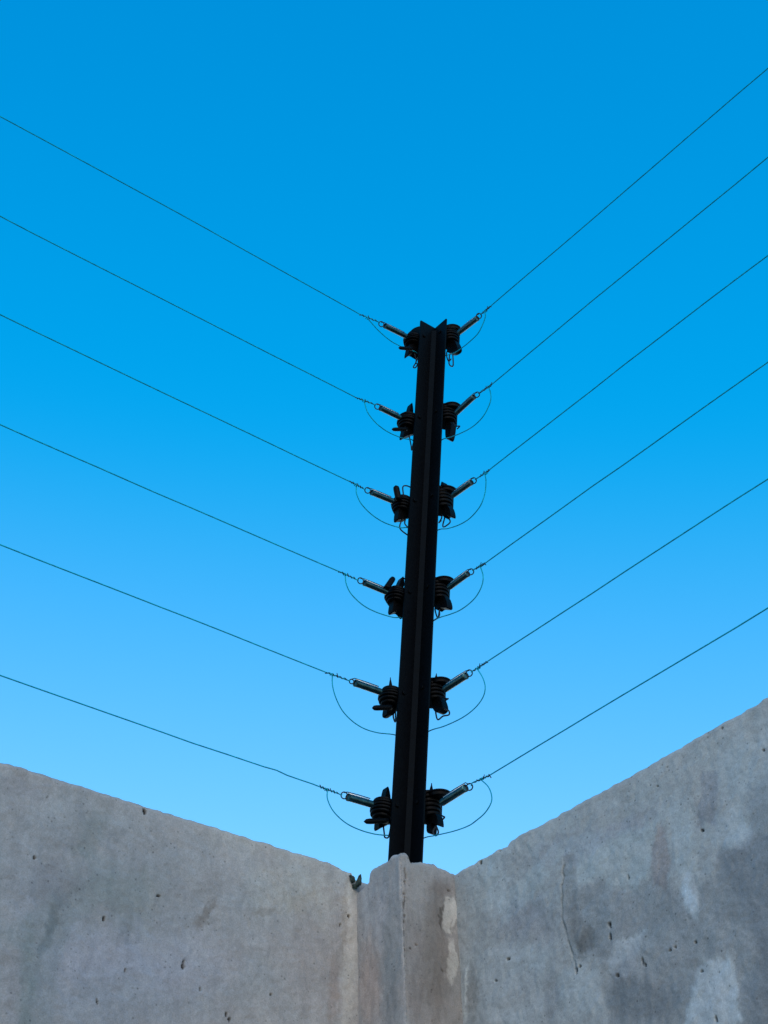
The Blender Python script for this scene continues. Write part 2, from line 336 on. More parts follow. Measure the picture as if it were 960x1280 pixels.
PITS = [
('L', 0.4559, 0.998, 0.0036, 0.0046),
('L', 0.5036, 0.8354, 0.0017, 0.0036),
('L', 0.3843, 0.8005, 0.0024, 0.0042),
('L', 0.3834, 0.8071, 0.0014, 0.0026),
('L', 0.3161, 0.7525, 0.002, 0.0031),
('L', 0.311, 0.7474, 0.002, 0.0026),
('L', 0.6075, 0.8889, 0.0022, 0.0021),
('L', 0.4271, 0.8852, 0.0024, 0.0022),
('L', 0.2467, 0.7939, 0.0019, 0.0016),
('L', 0.3575, 0.776, 0.0014, 0.0031),
('L', 0.1147, 0.9365, 0.0023, 0.0029),
('L', 0.1307, 0.9194, 0.0017, 0.0019),
('L', 0.5039, 0.7288, 0.0011, 0.0039),
('L', 0.4686, 0.776, 0.0011, 0.0025),
('R', 0.3844, 0.8146, 0.0024, 0.0035),
('R', 0.3833, 0.7991, 0.0021, 0.005),
('R', 0.4302, 0.752, 0.002, 0.0048),
('R', 0.4332, 0.746, 0.0025, 0.0024),
('R', 0.3873, 0.7481, 0.0026, 0.0029),
('R', 0.3197, 0.7767, 0.0022, 0.005),
('R', 0.3259, 0.7799, 0.0019, 0.003),
('R', 0.5521, 0.876, 0.0031, 0.0024),
('R', 0.4251, 0.8639, 0.0016, 0.0041),
('R', 0.5291, 0.6495, 0.0017, 0.0043),
('R', 0.4944, 0.9611, 0.0017, 0.0014),
('R', 0.6102, 0.9914, 0.0018, 0.0016),
('R', 0.6644, 0.935, 0.0017, 0.0015),
('R', 0.5182, 0.7097, 0.0021, 0.0016),
('R', 0.5154, 0.7459, 0.0019, 0.0015),
('R', 0.1701, 0.8121, 0.0022, 0.0015),
('R', 0.198, 0.8327, 0.0031, 0.0021),
('R', 0.1981, 0.9919, 0.0032, 0.0035),
('R', 0.1556, 0.9892, 0.0033, 0.0035),
('R', 0.4397, 0.9991, 0.0041, 0.0022),
('R', 0.4762, 0.7495, 0.0022, 0.0014),
('R', 0.4842, 0.7507, 0.0017, 0.0013),
('Q', 0.0122, 0.9646, 0.0027, 0.0017),
('Q', 0.0867, 0.8614, 0.0023, 0.0018),
('Q', 0.0317, 0.8425, 0.0023, 0.0018),
('Q', 0.0764, 0.8684, 0.0019, 0.0015),
('Q', 0.0929, 0.9721, 0.0013, 0.0046),
('Q', 0.0918, 0.9639, 0.0013, 0.0039),
('Q', 0.0936, 0.9551, 0.0013, 0.0031),
('Q', 0.0958, 0.9379, 0.0013, 0.0024),
('Q', 0.0947, 0.9299, 0.0013, 0.0052),
('Q', 0.0965, 0.9212, 0.0013, 0.0045),
('Q', 0.0958, 0.9051, 0.0013, 0.0038),
('Q', 0.0976, 0.8965, 0.0013, 0.003),
('Q', 0.0993, 0.888, 0.0013, 0.0023),
('Q', 0.0983, 0.8803, 0.0013, 0.0051),
('Q', 0.1004, 0.8638, 0.0013, 0.0043),
('Q', 0.0993, 0.8562, 0.0013, 0.0036),
('Q', 0.101, 0.8479, 0.0013, 0.0029),
('Q', 0.1031, 0.8318, 0.0013, 0.0022),
('Q', 0.1021, 0.8243, 0.0013, 0.0049),
('Q', 0.1038, 0.8161, 0.0013, 0.0042),
('Q', 0.1027, 0.8087, 0.0013, 0.0035),
('Q', 0.1048, 0.7929, 0.0012, 0.0029),
('Q', 0.1065, 0.785, 0.0012, 0.0022),
('Q', 0.1054, 0.7777, 0.0012, 0.0048),
('Q', 0.1074, 0.7622, 0.0012, 0.0041),
('Q', 0.1064, 0.755, 0.0012, 0.0034),
]
CRACK = [(0.3171, 0.9225), (0.312, 0.9028), (0.3082, 0.8817), (0.3053, 0.866), (0.3044, 0.8497), (0.3082, 0.8287), (0.3106, 0.8149), (0.3135, 0.8042), (0.3161, 0.7917), (0.3184, 0.7782)]


def stain_at(key, a, z, seed):
    wa = a + 0.006 * fbm(a, z, seed, 35, 3) + 0.0028 * fbm(a, z, seed + 9, 150, 2)
    wz = z + 0.009 * fbm(a, z, seed + 5, 30, 3) + 0.0025 * fbm(a, z, seed + 14, 150, 3) + 0.012 * fbm(a, z * 0.15, seed + 21, 70, 3)
    r = g = b = 1.0
    pa = a + 0.0035 * fbm(a, z, seed + 31, 60, 4); pz = z + 0.0035 * fbm(a, z, seed + 37, 60, 4) + 0.004 * fbm(a, z * 0.2, seed + 41, 120, 2)
    for s, q, col, wd, a0, a1, z0, z1 in PATCHES:
        if s != key or not (a0 < pa < a1 and z0 < pz < z1): continue
        w = poly_dist(q, pa, pz) / wd * 0.5 + 0.5
        if w <= 0: continue
        w = min(1.0, w); w = w * w * (3 - 2 * w)
        r *= 1 + (col[0] - 1) * w; g *= 1 + (col[1] - 1) * w; b *= 1 + (col[2] - 1) * w
    for s, c0, c1, e10, e11, e20, e21, col, soft in BLOBS:
        if s != key: continue
        dx, dz = wa - c0, wz - c1
        det = e10 * e21 - e11 * e20
        p = (dx * e21 - dz * e20) / det; q = (dz * e10 - dx * e11) / det
        d = math.sqrt(p * p + q * q)
        if d >= 1 + soft * 0.5: continue
        lo = 1 - soft * 0.7
        w = 1.0 if d <= lo else max(0.0, 1 - (d - lo) / (1 + soft * 0.5 - lo))
        w = w * w * (3 - 2 * w)
        r *= 1 + (col[0] - 1) * w; g *= 1 + (col[1] - 1) * w; b *= 1 + (col[2] - 1) * w
    return r, g, b

def poly_dist(q, x, y):                              # signed: positive inside
    ins, best, n = False, 9.0, len(q)
    for i in range(n):
        x0, y0 = q[i]; x1, y1 = q[(i + 1) % n]
        if (y0 > y) != (y1 > y) and x < (x1 - x0) * (y - y0) / (y1 - y0) + x0: ins = not ins
        dx, dy = x1 - x0, y1 - y0; t = ((x - x0) * dx + (y - y0) * dy) / (dx * dx + dy * dy + 1e-12)
        t = 0.0 if t < 0 else 1.0 if t > 1 else t
        best = min(best, (x - x0 - dx * t) ** 2 + (y - y0 - dy * t) ** 2)
    best = math.sqrt(best)
    return best if ins else -best
for i_, (s_, q_, c_, w_) in enumerate(PATCHES):
    PATCHES[i_] = (s_, q_, c_, w_, min(p[0] for p in q_) - w_, max(p[0] for p in q_) + w_, min(p[1] for p in q_) - w_, max(p[1] for p in q_) + w_)

def pit_at(key, a, z):
    d = 0.0
    for s, c0, c1, ra, rz in PITS:
        if s != key or abs(z - c1) > 0.012 or abs(a - c0) > 0.012: continue
        ra, rz = max(ra * 0.75, 0.0009), max(rz * 0.8, 0.0010)
        q = ((a - c0) / ra) ** 2 + ((z - c1) / rz) ** 2
        q *= 1 + 0.9 * noise.noise(Vector((a * 600, z * 600, 3)))
        if q < 1.5: d = max(d, 1 - q / 1.5)
    return min(1.0, d * 4.0)

def crack_at(a, z):
    best = 1.0
    for (a0, z0), (a1, z1) in zip(CRACK, CRACK[1:]):
        dx, dz = a1 - a0, z1 - z0; L = dx * dx + dz * dz
        t = max(0, min(1, ((a - a0) * dx + (z - z0) * dz) / L))
        best = min(best, math.hypot(a - a0 - dx * t, z - z0 - dz * t))
    return best

def graded(lo, hi, step, far, grow=1.35):
    xs, x, s = [], lo, step
    while x < hi: xs.append(x); x += step
    xs.append(hi); x, s = hi, step
    while x < far: s *= grow; x += s; xs.append(min(x, far))
    return xs

def panel_mesh(name, cols, rows_down, pos, key, top, base_tint, seed, thick, back):
    """A wall face: cols along the wall, rows below the broken top edge; pos(a, b, z) gives the place."""
    nv, nf, cl = [], [], []
    nr = len(rows_down)
    for a in cols:
        h = top(a)
        for dn in rows_down:
            z = h - dn
            fine = dn < 0.42 and a < 0.80
            b = 0.0
            if fine:
                b += 0.0015 * fbm(a, z, seed, 22, 4) + 0.00022 * fbm(a, z, seed + 3, 120, 3)
                edge = max(0.0, 1 - dn / 0.006)
                b -= edge * edge * (0.0035 + 0.003 * noise.noise(Vector((a * 70, seed, 1))))
                sr, sg, sb = stain_at(key, a, z, seed)
                b += 0.0011 * (sg - 1)
                pit = pit_at(key, a, z)
                if pit: b -= 0.0045 * pit; k = 1 - 0.88 * pit; sr *= k; sg *= k; sb *= k
                if key == 'R' and 0.15 < a < 0.36:
                    c = crack_at(a + 0.0028 * noise.fractal(Vector((z * 90, 0, 7)), 0.7, 2.2, 4), z)
                    cw = 0.0014 + 0.0013 * noise.noise(Vector((z * 130, 2, 9)))
                    if c < cw:
                        k = (1 - c / cw) * min(1.0, max(0.15, 0.8 + 1.3 * noise.noise(Vector((z * 60, 5, 5))))); b -= 0.004 * k; q = 1 - 0.5 * k; sr *= q; sg *= q; sb *= q
                if dn < 0.004:
                    q = 0.86 + 0.14 * dn / 0.004; sr *= q; sg *= q; sb *= q
            else:
                sr = sg = sb = 1.0
            nv.append(pos(a, b, z)); cl.append((sr * base_tint[0], sg * base_tint[1], sb * base_tint[2], 1))
    nc = len(cols)
    for i in range(nc - 1):
        for j in range(nr - 1):
            nf.append((i * nr + j, (i + 1) * nr + j, (i + 1) * nr + j + 1, i * nr + j + 1))
    # crumbly top, then the back face
    tops = 5
    base = len(nv)
    for i, a in enumerate(cols):
        h = top(a)
        for k in range(1, tops + 1):
            t = k / tops
            nv.append(pos(a, -thick * t, h + 0.003 * noise.noise(Vector((a * 90, t * 9, seed))) * (1 if k < tops else 0)))
            cl.append((*base_tint, 1))
        nv.append(pos(a, -thick, -EYE - 0.05)); cl.append((*base_tint, 1))
    w = tops + 1
    for i in range(nc - 1):
        nf.append((i * nr, base + i * w, base + (i + 1) * w, (i + 1) * nr))
        for k in range(tops):
            nf.append((base + i * w + k, base + i * w + k + 1, base + (i + 1) * w + k + 1, base + (i + 1) * w + k))
    for i in (0, nc - 1):       # ends
        nf.append(tuple([i * nr + j for j in range(nr)] + [base + i * w + k for k in range(tops, -1, -1)]))
    me = bpy.data.meshes.new(name); me.from_pydata([tuple(v) for v in nv], [], nf); me.update()
    at_ = me.color_attributes.new('stain', 'FLOAT_COLOR', 'POINT')
    at_.data.foreach_set('color', [c for q in cl for c in q])
    return me

STEP = 0.0015
rows = graded(0.0, 0.40, STEP, EYE + 1.0 + 0.05)
def top_left(a):
    return interp(TOP_L, a) + 0.0006 * fbm(a, 0, 1, 40, 6) + 0.0013 * min(0.0, fbm(a, 0, 3, 95, 3) + 0.25)
def top_right(a):
    return interp(TOP_R, a) + 0.0005 * fbm(a, 0, 2, 50, 5) + 0.0016 * min(0.0, fbm(a, 0, 4, 60, 4) + 0.5)
TOP_L = sorted(TOP_wallL) + [(5.0, 1.004)]
TOP_R = sorted(TOP_wallR) + [(5.0, 1.001)]
THICK = 0.14
cols = graded(0.095, 0.74, STEP, 4.2)
org = at(0.6, 0, -EYE)
def pl(a, b, z): return at(a, b, z) - org
wl_me = panel_mesh('concrete_wall', [-0.0] + cols, rows, pl, 'L', top_left, (0.90, 0.935, 0.965), 11.3, THICK, None)
o = link('concrete_wall', wl_me, CONCRETE, None, True); o.location = org
tag(o, 'grey concrete wall left of the corner post, smooth with a dark diagonal smudge', 'wall')
org2 = at(0, 0.6, -EYE)
def pr(a, b, z): return at(b, a, z) - org2
wr_me = panel_mesh('concrete_wall', [-THICK] + cols, rows, pr, 'R', top_right, (1.03, 1.085, 1.11), 47.9, THICK, None)
o = link('concrete_wall', wr_me, CONCRETE, None, True); o.location = org2
tag(o, 'blue grey concrete wall right of the corner post, stained in patches with a vertical crack', 'wall')

# ---------------------------------------------------------------- corner pillar
PW = 0.1
org3 = at(0.05, 0.05, -EYE)
path = []                                        # (u, v, key, coordinate on its face)
n1 = 60
for i in range(n1 + 1):
    c = -0.004 + (PW + 0.004) * i / n1; path.append((PW, c, 'P', c))
for i in range(n1 + 1):
    c = PW - (PW + 0.004) * i / n1
    path.append((c, PW, 'Q', c))
TL = sorted(TOP_pilL); TR = sorted(TOP_pilR)
nv, nf, cl = [], [], []
rows_p = graded(0.0, 0.40, STEP, EYE + 1.0 + 0.05)
tops_h = []
for (u, v, key, c) in path:
    h = interp(TL, c) if key == 'P' else interp(TR, c)
    if key == 'Q' and c > 0.0925: h = 0.9992 + (1.0019 - 0.9992) * (PW - c) / 0.0075
    h += 0.0008 * fbm(u, v, 1, 200, 3); tops_h.append(h)
    # distance from the ridge, for a worn arris
    dr = (PW - c)
    for dn in rows_p:
        z = h - dn; b = 0; sr = sg = sb = 1.0
        if dn < 0.42:
            s_ = 5.1 if key == 'P' else 8.3
            b = 0.0016 * fbm(u, v, z * 0.5, 30, 3) + 0.0003 * fbm(u, v, z, 140, 3)
            sr, sg, sb = stain_at(key, c, z, s_)
            b += 0.0012 * (sg - 1) if sg > 1.2 else 0
            pit = pit_at(key, c, z)
            if pit: b -= 0.003 * pit; k = 1 - 0.6 * pit; sr *= k; sg *= k; sb *= k
            e = max(0, 1 - dn / 0.008); b -= 0.006 * e * e
        RR = 0.0045 + 0.0015 * noise.noise(Vector((z * 60, 3, 1)))      # worn, rounded arris
        uu, vv = u, v
        if dr < RR:
            th = (RR - dr) / RR * math.pi / 4
            p_, q_ = PW - RR + RR * math.cos(th), PW - RR + RR * math.sin(th)
            uu, vv = (p_, q_) if key == 'P' else (q_, p_)
            b *= 0 if dr < 0.0001 else dr / RR
        p = at(uu + b, vv, z) if key == 'P' else at(uu, vv + b, z)
        nv.append(p - org3)
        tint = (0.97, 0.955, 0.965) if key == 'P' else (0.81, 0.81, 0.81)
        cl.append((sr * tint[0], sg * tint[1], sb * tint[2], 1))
npth, nr = len(path), len(rows_p)
for i in range(npth - 1):
    for j in range(nr - 1):
        nf.append((i * nr + j, (i + 1) * nr + j, (i + 1) * nr + j + 1, i * nr + j + 1))
# mortar cap: rings going in towards the post
base = len(nv); rings = 8
for i, (u, v, key, c) in enumerate(path):
    for k in range(1, rings + 1):
        t = k / rings; u2, v2 = u * (1 - t) - 0.004 * t, v * (1 - t) - 0.004 * t
        h = tops_h[i] * (1 - min(1, t * 2.2)) + 0.985 * min(1, t * 2.2) + 0.0035 * fbm(u2, v2, 2, 90, 4)
        nv.append(at(u2, v2, h) - org3); cl.append((0.95, 0.94, 0.93, 1))
for i in range(npth - 1):
    nf.append((i * nr, base + i * rings, base + (i + 1) * rings, (i + 1) * nr))
    for k in range(rings - 1):
        nf.append((base + i * rings + k, base + i * rings + k + 1, base + (i + 1) * rings + k + 1, base + (i + 1) * rings + k))
me = bpy.data.meshes.new('corner_pillar'); me.from_pydata([tuple(p) for p in nv], [], nf); me.update()
ca = me.color_attributes.new('stain', 'FLOAT_COLOR', 'POINT'); ca.data.foreach_set('color', [c for q in cl for c in q])
bm = bmesh.new(); bm.from_mesh(me); bmesh.ops.recalc_face_normals(bm, faces=bm.faces); bm.to_mesh(me); bm.free()
pil = link('concrete_pillar', me, CONCRETE, None, True); pil.location = org3
tag(pil, 'square concrete pillar with a ragged mortar top filling the corner between the walls', 'pillar')

# broken pieces wedged in the gap between the left wall and the pillar
def chunk(u, v, z, sx, sy, sz, seed, rot=0.0):
    rc = random.Random(seed)
    bm = bmesh.new()
    for k in range(26):                              # the hull of scattered corners: a sharp-edged flake
        q = Vector((rc.gauss(0, 1), rc.gauss(0, 1), rc.gauss(0, 1))).normalized() * rc.uniform(0.75, 1.1)
        bm.verts.new((q.x * sx * (1 - 0.35 * q.z), q.y * sy, q.z * sz))
    bmesh.ops.convex_hull(bm, input=bm.verts)
    bmesh.ops.subdivide_edges(bm, edges=bm.edges, cuts=2, use_grid_fill=True)
    m = Matrix.Rotation(rot, 3, 'Y')
    for vt in bm.verts:
        vt.co = m @ (vt.co * (1 + 0.28 * noise.fractal(vt.co * 260 + Vector((seed, 0, 0)), 0.6, 2.0, 3)))
    me = bpy.data.meshes.new('mortar_chunk'); bm.to_mesh(me); bm.free()
    o = link('mortar_chunk', me, MOSSY); o.location = at(u, v, z)
    return o
CH = 'broken bits lodged between the left wall and the pillar'
tag(chunk(0.1015, 0.0085, 0.9900, 0.0042, 0.005, 0.0125, 3, 0.22), 'upright dark mossy mortar chunk wedged against the pillar', 'mortar chunk', CH)
tag(chunk(0.1105, 0.0035, 0.9930, 0.0036, 0.004, 0.0080, 8, -0.45), 'smaller dark mortar chunk beside the upright one, at the broken wall end', 'mortar chunk', CH)
tag(chunk(0.1065, 0.0040, 0.9820, 0.0046, 0.003, 0.0042, 5, 0.5), 'lowest dark mortar chunk, lying under the other two in the gap', 'mortar chunk', CH)

# ---------------------------------------------------------------- fence post
OFFU, OFFV = -0.0035, 0.0035
W, T = 0.0368, 0.003
Z0, Z1 = 0.93, 2.157
post = thing('fence_post', at(OFFU, OFFV, Z0, 1), 'tall black angle iron fence post standing on the corner pillar', 'fence post')
PO = post.location.copy()
def angle_bar(outline, z0, z1, zs=2):
    mb = MB(PO); n = len(outline); vs = []
    for k in range(zs + 1):
        z = z0 + (z1 - z0) * k / zs
        for (u, v) in outline: vs.append(at(OFFU + u, OFFV + v, z, 1))
    fs = [tuple(range(n))[::-1], tuple(zs * n + i for i in range(n))]
    for k in range(zs):
        for i in range(n): fs.append((k * n + i, k * n + (i + 1) % n, (k + 1) * n + (i + 1) % n, (k + 1) * n + i))
    mb.add(vs, fs); return mb
angle_bar([(0.0003, 0.0), (W, 0), (W, T), (0.0003, T)], Z0, Z1).build('flange', BLACK_PAINT, post)
angle_bar([(0, 0.0003), (0, W), (T, W), (T, 0.0003)][::-1], Z0, Z1 - 0.002).build('flange', BLACK_PAINT, post)
# fillet strip that runs up inside the angle
angle_bar([(T + 0.0002, T + 0.0002), (0.0098, T + 0.0002), (T + 0.0002, 0.0098)], Z0, Z1 - 0.012).build('cover_strip', STRIP_PAINT, post)
DATA = {
'L1': {'ins': (0.0303, -0.0175, 2.1104, 2.1316, 0.0205), 'tube': [(0.0607, -0.008, 2.1126), (0.1106, -0.003, 2.104)], 'ring': (0.1211, 0, 2.0997), 'knot': [(0.128, 0.0, 2.101), (0.1704, 0.0, 2.0951)], 'join': (0.1527, 0, 2.095), 'jump': [(0.1299, -0.001, 2.0833), (0.1117, -0.0032, 2.0792), (0.0918, -0.0054, 2.0771), (0.0723, -0.0076, 2.0794), (0.0496, -0.0098, 2.083), (0.0248, -0.012, 2.0906)], 'wire': [(0.5399, 0.0, 2.1002), (0.6049, 0.0, 2.1007), (0.8497, 0.0, 2.0998), (0.9073, 0.0, 2.0991)], 'arm': [(0.0758, -0.0025, 2.0669), (0.0495, -0.0025, 2.0795)], 'aw': 0.0035, 'spikes': [[(0.0496, -0.0175, 2.091), (0.0447, -0.0175, 2.0739), (0.0337, -0.0175, 2.0856), (0.0161, -0.0175, 2.0873), (0.0192, -0.0175, 2.1084)], [(0.046, -0.0175, 2.1266), (0.0409, -0.0175, 2.1401), (0.0299, -0.0175, 2.1551), (0.0183, -0.0175, 2.162), (0.0095, -0.0175, 2.1479)]], 'clips': [[(0.0286, -0.0145, 2.0841), (0.0233, -0.0145, 2.0706), (0.0275, -0.0145, 2.0558), (0.0241, -0.0145, 2.0543), (0.0211, -0.0145, 2.0636), (0.0224, -0.0145, 2.0711), (0.0166, -0.0145, 2.0868)]]},
'R1': {'ins': (0.0243, -0.0265, 2.1157, 2.1489, 0.021), 'plate': (0.0259, -0.0285, 2.1523, 0.0185), 'tube': [(0.0743, -0.01, 2.0999), (0.1302, -0.003, 2.0855)], 'ring': (0.1382, 0, 2.0834), 'knot': [(0.1439, 0.0, 2.084), (0.1687, 0.0, 2.083)], 'join': (0.154, 0, 2.0811), 'jump': [(0.1552, -0.001, 2.0688), (0.1459, -0.0028, 2.0568), (0.1313, -0.0047, 2.0472), (0.1069, -0.0065, 2.0468), (0.0765, -0.0083, 2.0509), (0.0535, -0.0102, 2.0587), (0.0228, -0.012, 2.0748)], 'wire': [(0.4338, 0.0, 2.0811), (0.5111, 0.0, 2.0813), (0.7621, 0.0, 2.0819), (0.8286, 0.0, 2.0807)], 'spikes': [[(0.0179, -0.0265, 2.1118), (0.0235, -0.0265, 2.0929), (0.0389, -0.0265, 2.0781), (0.0534, -0.0265, 2.0784), (0.0537, -0.0265, 2.0927)]], 'clips': [[(0.0386, -0.0235, 2.0782), (0.0402, -0.0235, 2.0497), (0.0342, -0.0235, 2.0491), (0.0282, -0.0235, 2.0587), (0.0294, -0.0235, 2.0826)], [(0.0203, -0.0235, 2.0874), (0.0259, -0.0235, 2.0676), (0.0304, -0.0235, 2.0715)]]},
'L2': {'ins': (0.0321, -0.0175, 1.9004, 1.932, 0.0205), 'tube': [(0.0618, -0.008, 1.9078), (0.1062, -0.003, 1.9014)], 'ring': (0.1151, 0, 1.8979), 'knot': [(0.1229, 0.0, 1.8991), (0.1609, 0.0, 1.8937)], 'join': (0.1437, 0, 1.8944), 'jump': [(0.1428, -0.001, 1.8932), (0.1334, -0.0026, 1.8764), (0.1155, -0.0041, 1.8651), (0.0941, -0.0057, 1.8599), (0.0731, -0.0073, 1.8602), (0.049, -0.0089, 1.8642), (0.0341, -0.0104, 1.87), (0.0205, -0.012, 1.8746)], 'wire': [(0.5076, 0.0, 1.8931), (0.57, 0.0, 1.8931), (0.8048, 0.0, 1.8924), (0.8604, 0.0, 1.8931)], 'arm': [(0.078, -0.0025, 1.8652), (0.0505, -0.0025, 1.8795)], 'aw': 0.0036, 'spikes': [[(0.0367, -0.0175, 1.9449), (0.0291, -0.0175, 1.9619), (0.0201, -0.0175, 1.9537)], [(0.0465, -0.0175, 1.8914), (0.0434, -0.0175, 1.873), (0.0327, -0.0175, 1.8813), (0.0185, -0.0175, 1.8944), (0.0174, -0.0175, 1.9084)]], 'clips': [[(0.0299, -0.0145, 1.8807), (0.0223, -0.0145, 1.8656), (0.0205, -0.0145, 1.8542), (0.0204, -0.0145, 1.8665), (0.0154, -0.0145, 1.8805)]]},
'R2': {'ins': (0.0258, -0.0265, 1.9127, 1.9496, 0.021), 'plate': (0.0342, -0.0285, 1.9477, 0.0185), 'tube': [(0.076, -0.01, 1.8994), (0.1271, -0.003, 1.8937)], 'ring': (0.1389, 0, 1.8882), 'knot': [(0.1419, 0.0, 1.8887), (0.1776, 0.0, 1.8838)], 'join': (0.1687, 0, 1.8842), 'jump': [(0.1729, -0.001, 1.8727), (0.1735, -0.0026, 1.854), (0.1641, -0.0041, 1.8406), (0.1479, -0.0057, 1.8312), (0.1224, -0.0073, 1.8299), (0.0901, -0.0089, 1.8383), (0.057, -0.0104, 1.8514), (0.0297, -0.012, 1.8642)], 'wire': [(0.4272, 0.0, 1.8879), (0.5013, 0.0, 1.8876), (0.7416, 0.0, 1.8874), (0.8055, 0.0, 1.8881)], 'spikes': [[(0.0277, -0.0265, 1.8998), (0.0295, -0.0265, 1.8755), (0.0399, -0.0265, 1.8669), (0.0559, -0.0265, 1.8801)]], 'clips': [[(0.0571, -0.0235, 1.8835), (0.0638, -0.0235, 1.8801), (0.0573, -0.0235, 1.8776)]]},
'L3': {'ins': (0.0328, -0.0175, 1.7082, 1.7378, 0.0205), 'tube': [(0.0654, -0.008, 1.7135), (0.111, -0.003, 1.7061)], 'ring': (0.1217, 0, 1.7033), 'knot': [(0.1286, 0.0, 1.7029), (0.1565, 0.0, 1.7042)], 'join': (0.1457, 0, 1.7023), 'jump': [(0.1448, -0.001, 1.7006), (0.1427, -0.0024, 1.6887), (0.1333, -0.0037, 1.676), (0.1192, -0.0051, 1.6678), (0.1012, -0.0065, 1.6622), (0.0799, -0.0079, 1.6602), (0.059, -0.0093, 1.6626), (0.038, -0.0106, 1.6677), (0.0168, -0.012, 1.6764)], 'wire': [(0.4783, 0.0, 1.7044), (0.5382, 0.0, 1.7044), (0.7643, 0.0, 1.705), (0.8178, 0.0, 1.7055)], 'arm': [(0.0608, -0.0025, 1.7454), (0.0541, -0.0025, 1.723)], 'aw': 0.0056, 'spikes': [[(0.0505, -0.0175, 1.7041), (0.0439, -0.0175, 1.6861), (0.0352, -0.0175, 1.6892), (0.0214, -0.0175, 1.6982), (0.0153, -0.0175, 1.7169)]], 'clips': [[(0.034, -0.0145, 1.7455), (0.0343, -0.0145, 1.7634), (0.0281, -0.0145, 1.7671), (0.0146, -0.0145, 1.7674)], [(0.0334, -0.0145, 1.6908), (0.0351, -0.0145, 1.6714), (0.0167, -0.0145, 1.6608)], [(0.0262, -0.0145, 1.6958), (0.0249, -0.0145, 1.6859), (0.0172, -0.0145, 1.6772)]]},
'R3': {'ins': (0.0242, -0.0265, 1.7134, 1.757, 0.021), 'plate': (0.0293, -0.0285, 1.7575, 0.0185), 'tube': [(0.0746, -0.01, 1.7095), (0.1268, -0.003, 1.6988)], 'ring': (0.1361, 0, 1.6949), 'knot': [(0.1474, 0.0, 1.6942), (0.1755, 0.0, 1.6922)], 'join': (0.1654, 0, 1.6902), 'jump': [(0.1671, -0.001, 1.6737), (0.1635, -0.0026, 1.6526), (0.1529, -0.0041, 1.636), (0.1362, -0.0057, 1.629), (0.1158, -0.0073, 1.6276), (0.0897, -0.0089, 1.6331), (0.0579, -0.0104, 1.6457), (0.0305, -0.012, 1.6602)], 'wire': [(0.4207, 0.0, 1.6938), (0.4915, 0.0, 1.6953), (0.7213, 0.0, 1.694), (0.7822, 0.0, 1.6929)], 'spikes': [[(0.0149, -0.0265, 1.7717), (0.0244, -0.0265, 1.7758), (0.0374, -0.0265, 1.759)], [(0.0227, -0.0265, 1.7076), (0.0343, -0.0265, 1.6897), (0.0385, -0.0265, 1.6915), (0.0528, -0.0265, 1.6817), (0.0566, -0.0265, 1.6934)]], 'clips': [[(0.0335, -0.0235, 1.6906), (0.0266, -0.0235, 1.6795), (0.0342, -0.0235, 1.6693), (0.0501, -0.0235, 1.6693), (0.0424, -0.0235, 1.6851)], [(0.0247, -0.0235, 1.6943), (0.0152, -0.0235, 1.6915), (0.025, -0.0235, 1.6889)]]},
'L4': {'ins': (0.033, -0.0175, 1.5149, 1.5429, 0.0205), 'tube': [(0.0656, -0.008, 1.5214), (0.1112, -0.003, 1.5162)], 'ring': (0.1212, 0, 1.5144), 'knot': [(0.129, 0.0, 1.5135), (0.1632, 0.0, 1.5142)], 'join': (0.1512, 0, 1.5132), 'jump': [(0.1519, -0.001, 1.5119), (0.1472, -0.0024, 1.4981), (0.1374, -0.0037, 1.4866), (0.122, -0.0051, 1.4789), (0.1032, -0.0065, 1.4742), (0.0813, -0.0079, 1.4739), (0.0578, -0.0093, 1.4767), (0.0392, -0.0106, 1.4808), (0.0199, -0.012, 1.4872)], 'wire': [(0.4484, 0.0, 1.5122), (0.5058, 0.0, 1.5118), (0.7226, 0.0, 1.5118), (0.7738, 0.0, 1.512)], 'arm': [(0.0515, -0.0025, 1.5526), (0.0635, -0.0025, 1.5288)], 'aw': 0.005, 'spikes': [[(0.0353, -0.0175, 1.5574), (0.0252, -0.0175, 1.5709), (0.0149, -0.0175, 1.566)], [(0.0475, -0.0175, 1.5083), (0.0426, -0.0175, 1.4926), (0.028, -0.0175, 1.4992), (0.0156, -0.0175, 1.4939), (0.0153, -0.0175, 1.5166)]], 'clips': [[(0.0278, -0.0145, 1.5654), (0.0229, -0.0145, 1.57), (0.0175, -0.0145, 1.5681)]]},
'R4': {'ins': (0.0237, -0.0265, 1.5198, 1.5597, 0.021), 'plate': (0.032, -0.0285, 1.5582, 0.0185), 'tube': [(0.0742, -0.01, 1.5164), (0.1247, -0.003, 1.5093)], 'ring': (0.1357, 0, 1.5054), 'knot': [(0.144, 0.0, 1.5057), (0.1706, 0.0, 1.5022)], 'join': (0.1587, 0, 1.5031), 'jump': [(0.1645, -0.001, 1.4841), (0.1633, -0.0024, 1.4719), (0.1566, -0.0037, 1.4616), (0.1435, -0.0051, 1.4536), (0.1257, -0.0065, 1.451), (0.1019, -0.0079, 1.4524), (0.0757, -0.0093, 1.4594), (0.0491, -0.0106, 1.4686), (0.0281, -0.012, 1.4739)], 'wire': [(0.4141, 0.0, 1.5023), (0.4817, 0.0, 1.501), (0.701, 0.0, 1.5003), (0.7591, 0.0, 1.4995)], 'spikes': [[(0.016, -0.0265, 1.5182), (0.0231, -0.0265, 1.503), (0.0336, -0.0265, 1.5004), (0.053, -0.0265, 1.4912), (0.0558, -0.0265, 1.5057)]], 'clips': [[(0.0161, -0.0235, 1.5073), (0.0256, -0.0235, 1.4852), (0.0323, -0.0235, 1.4983)], [(0.0275, -0.0235, 1.4881), (0.0131, -0.0235, 1.4864)]]},
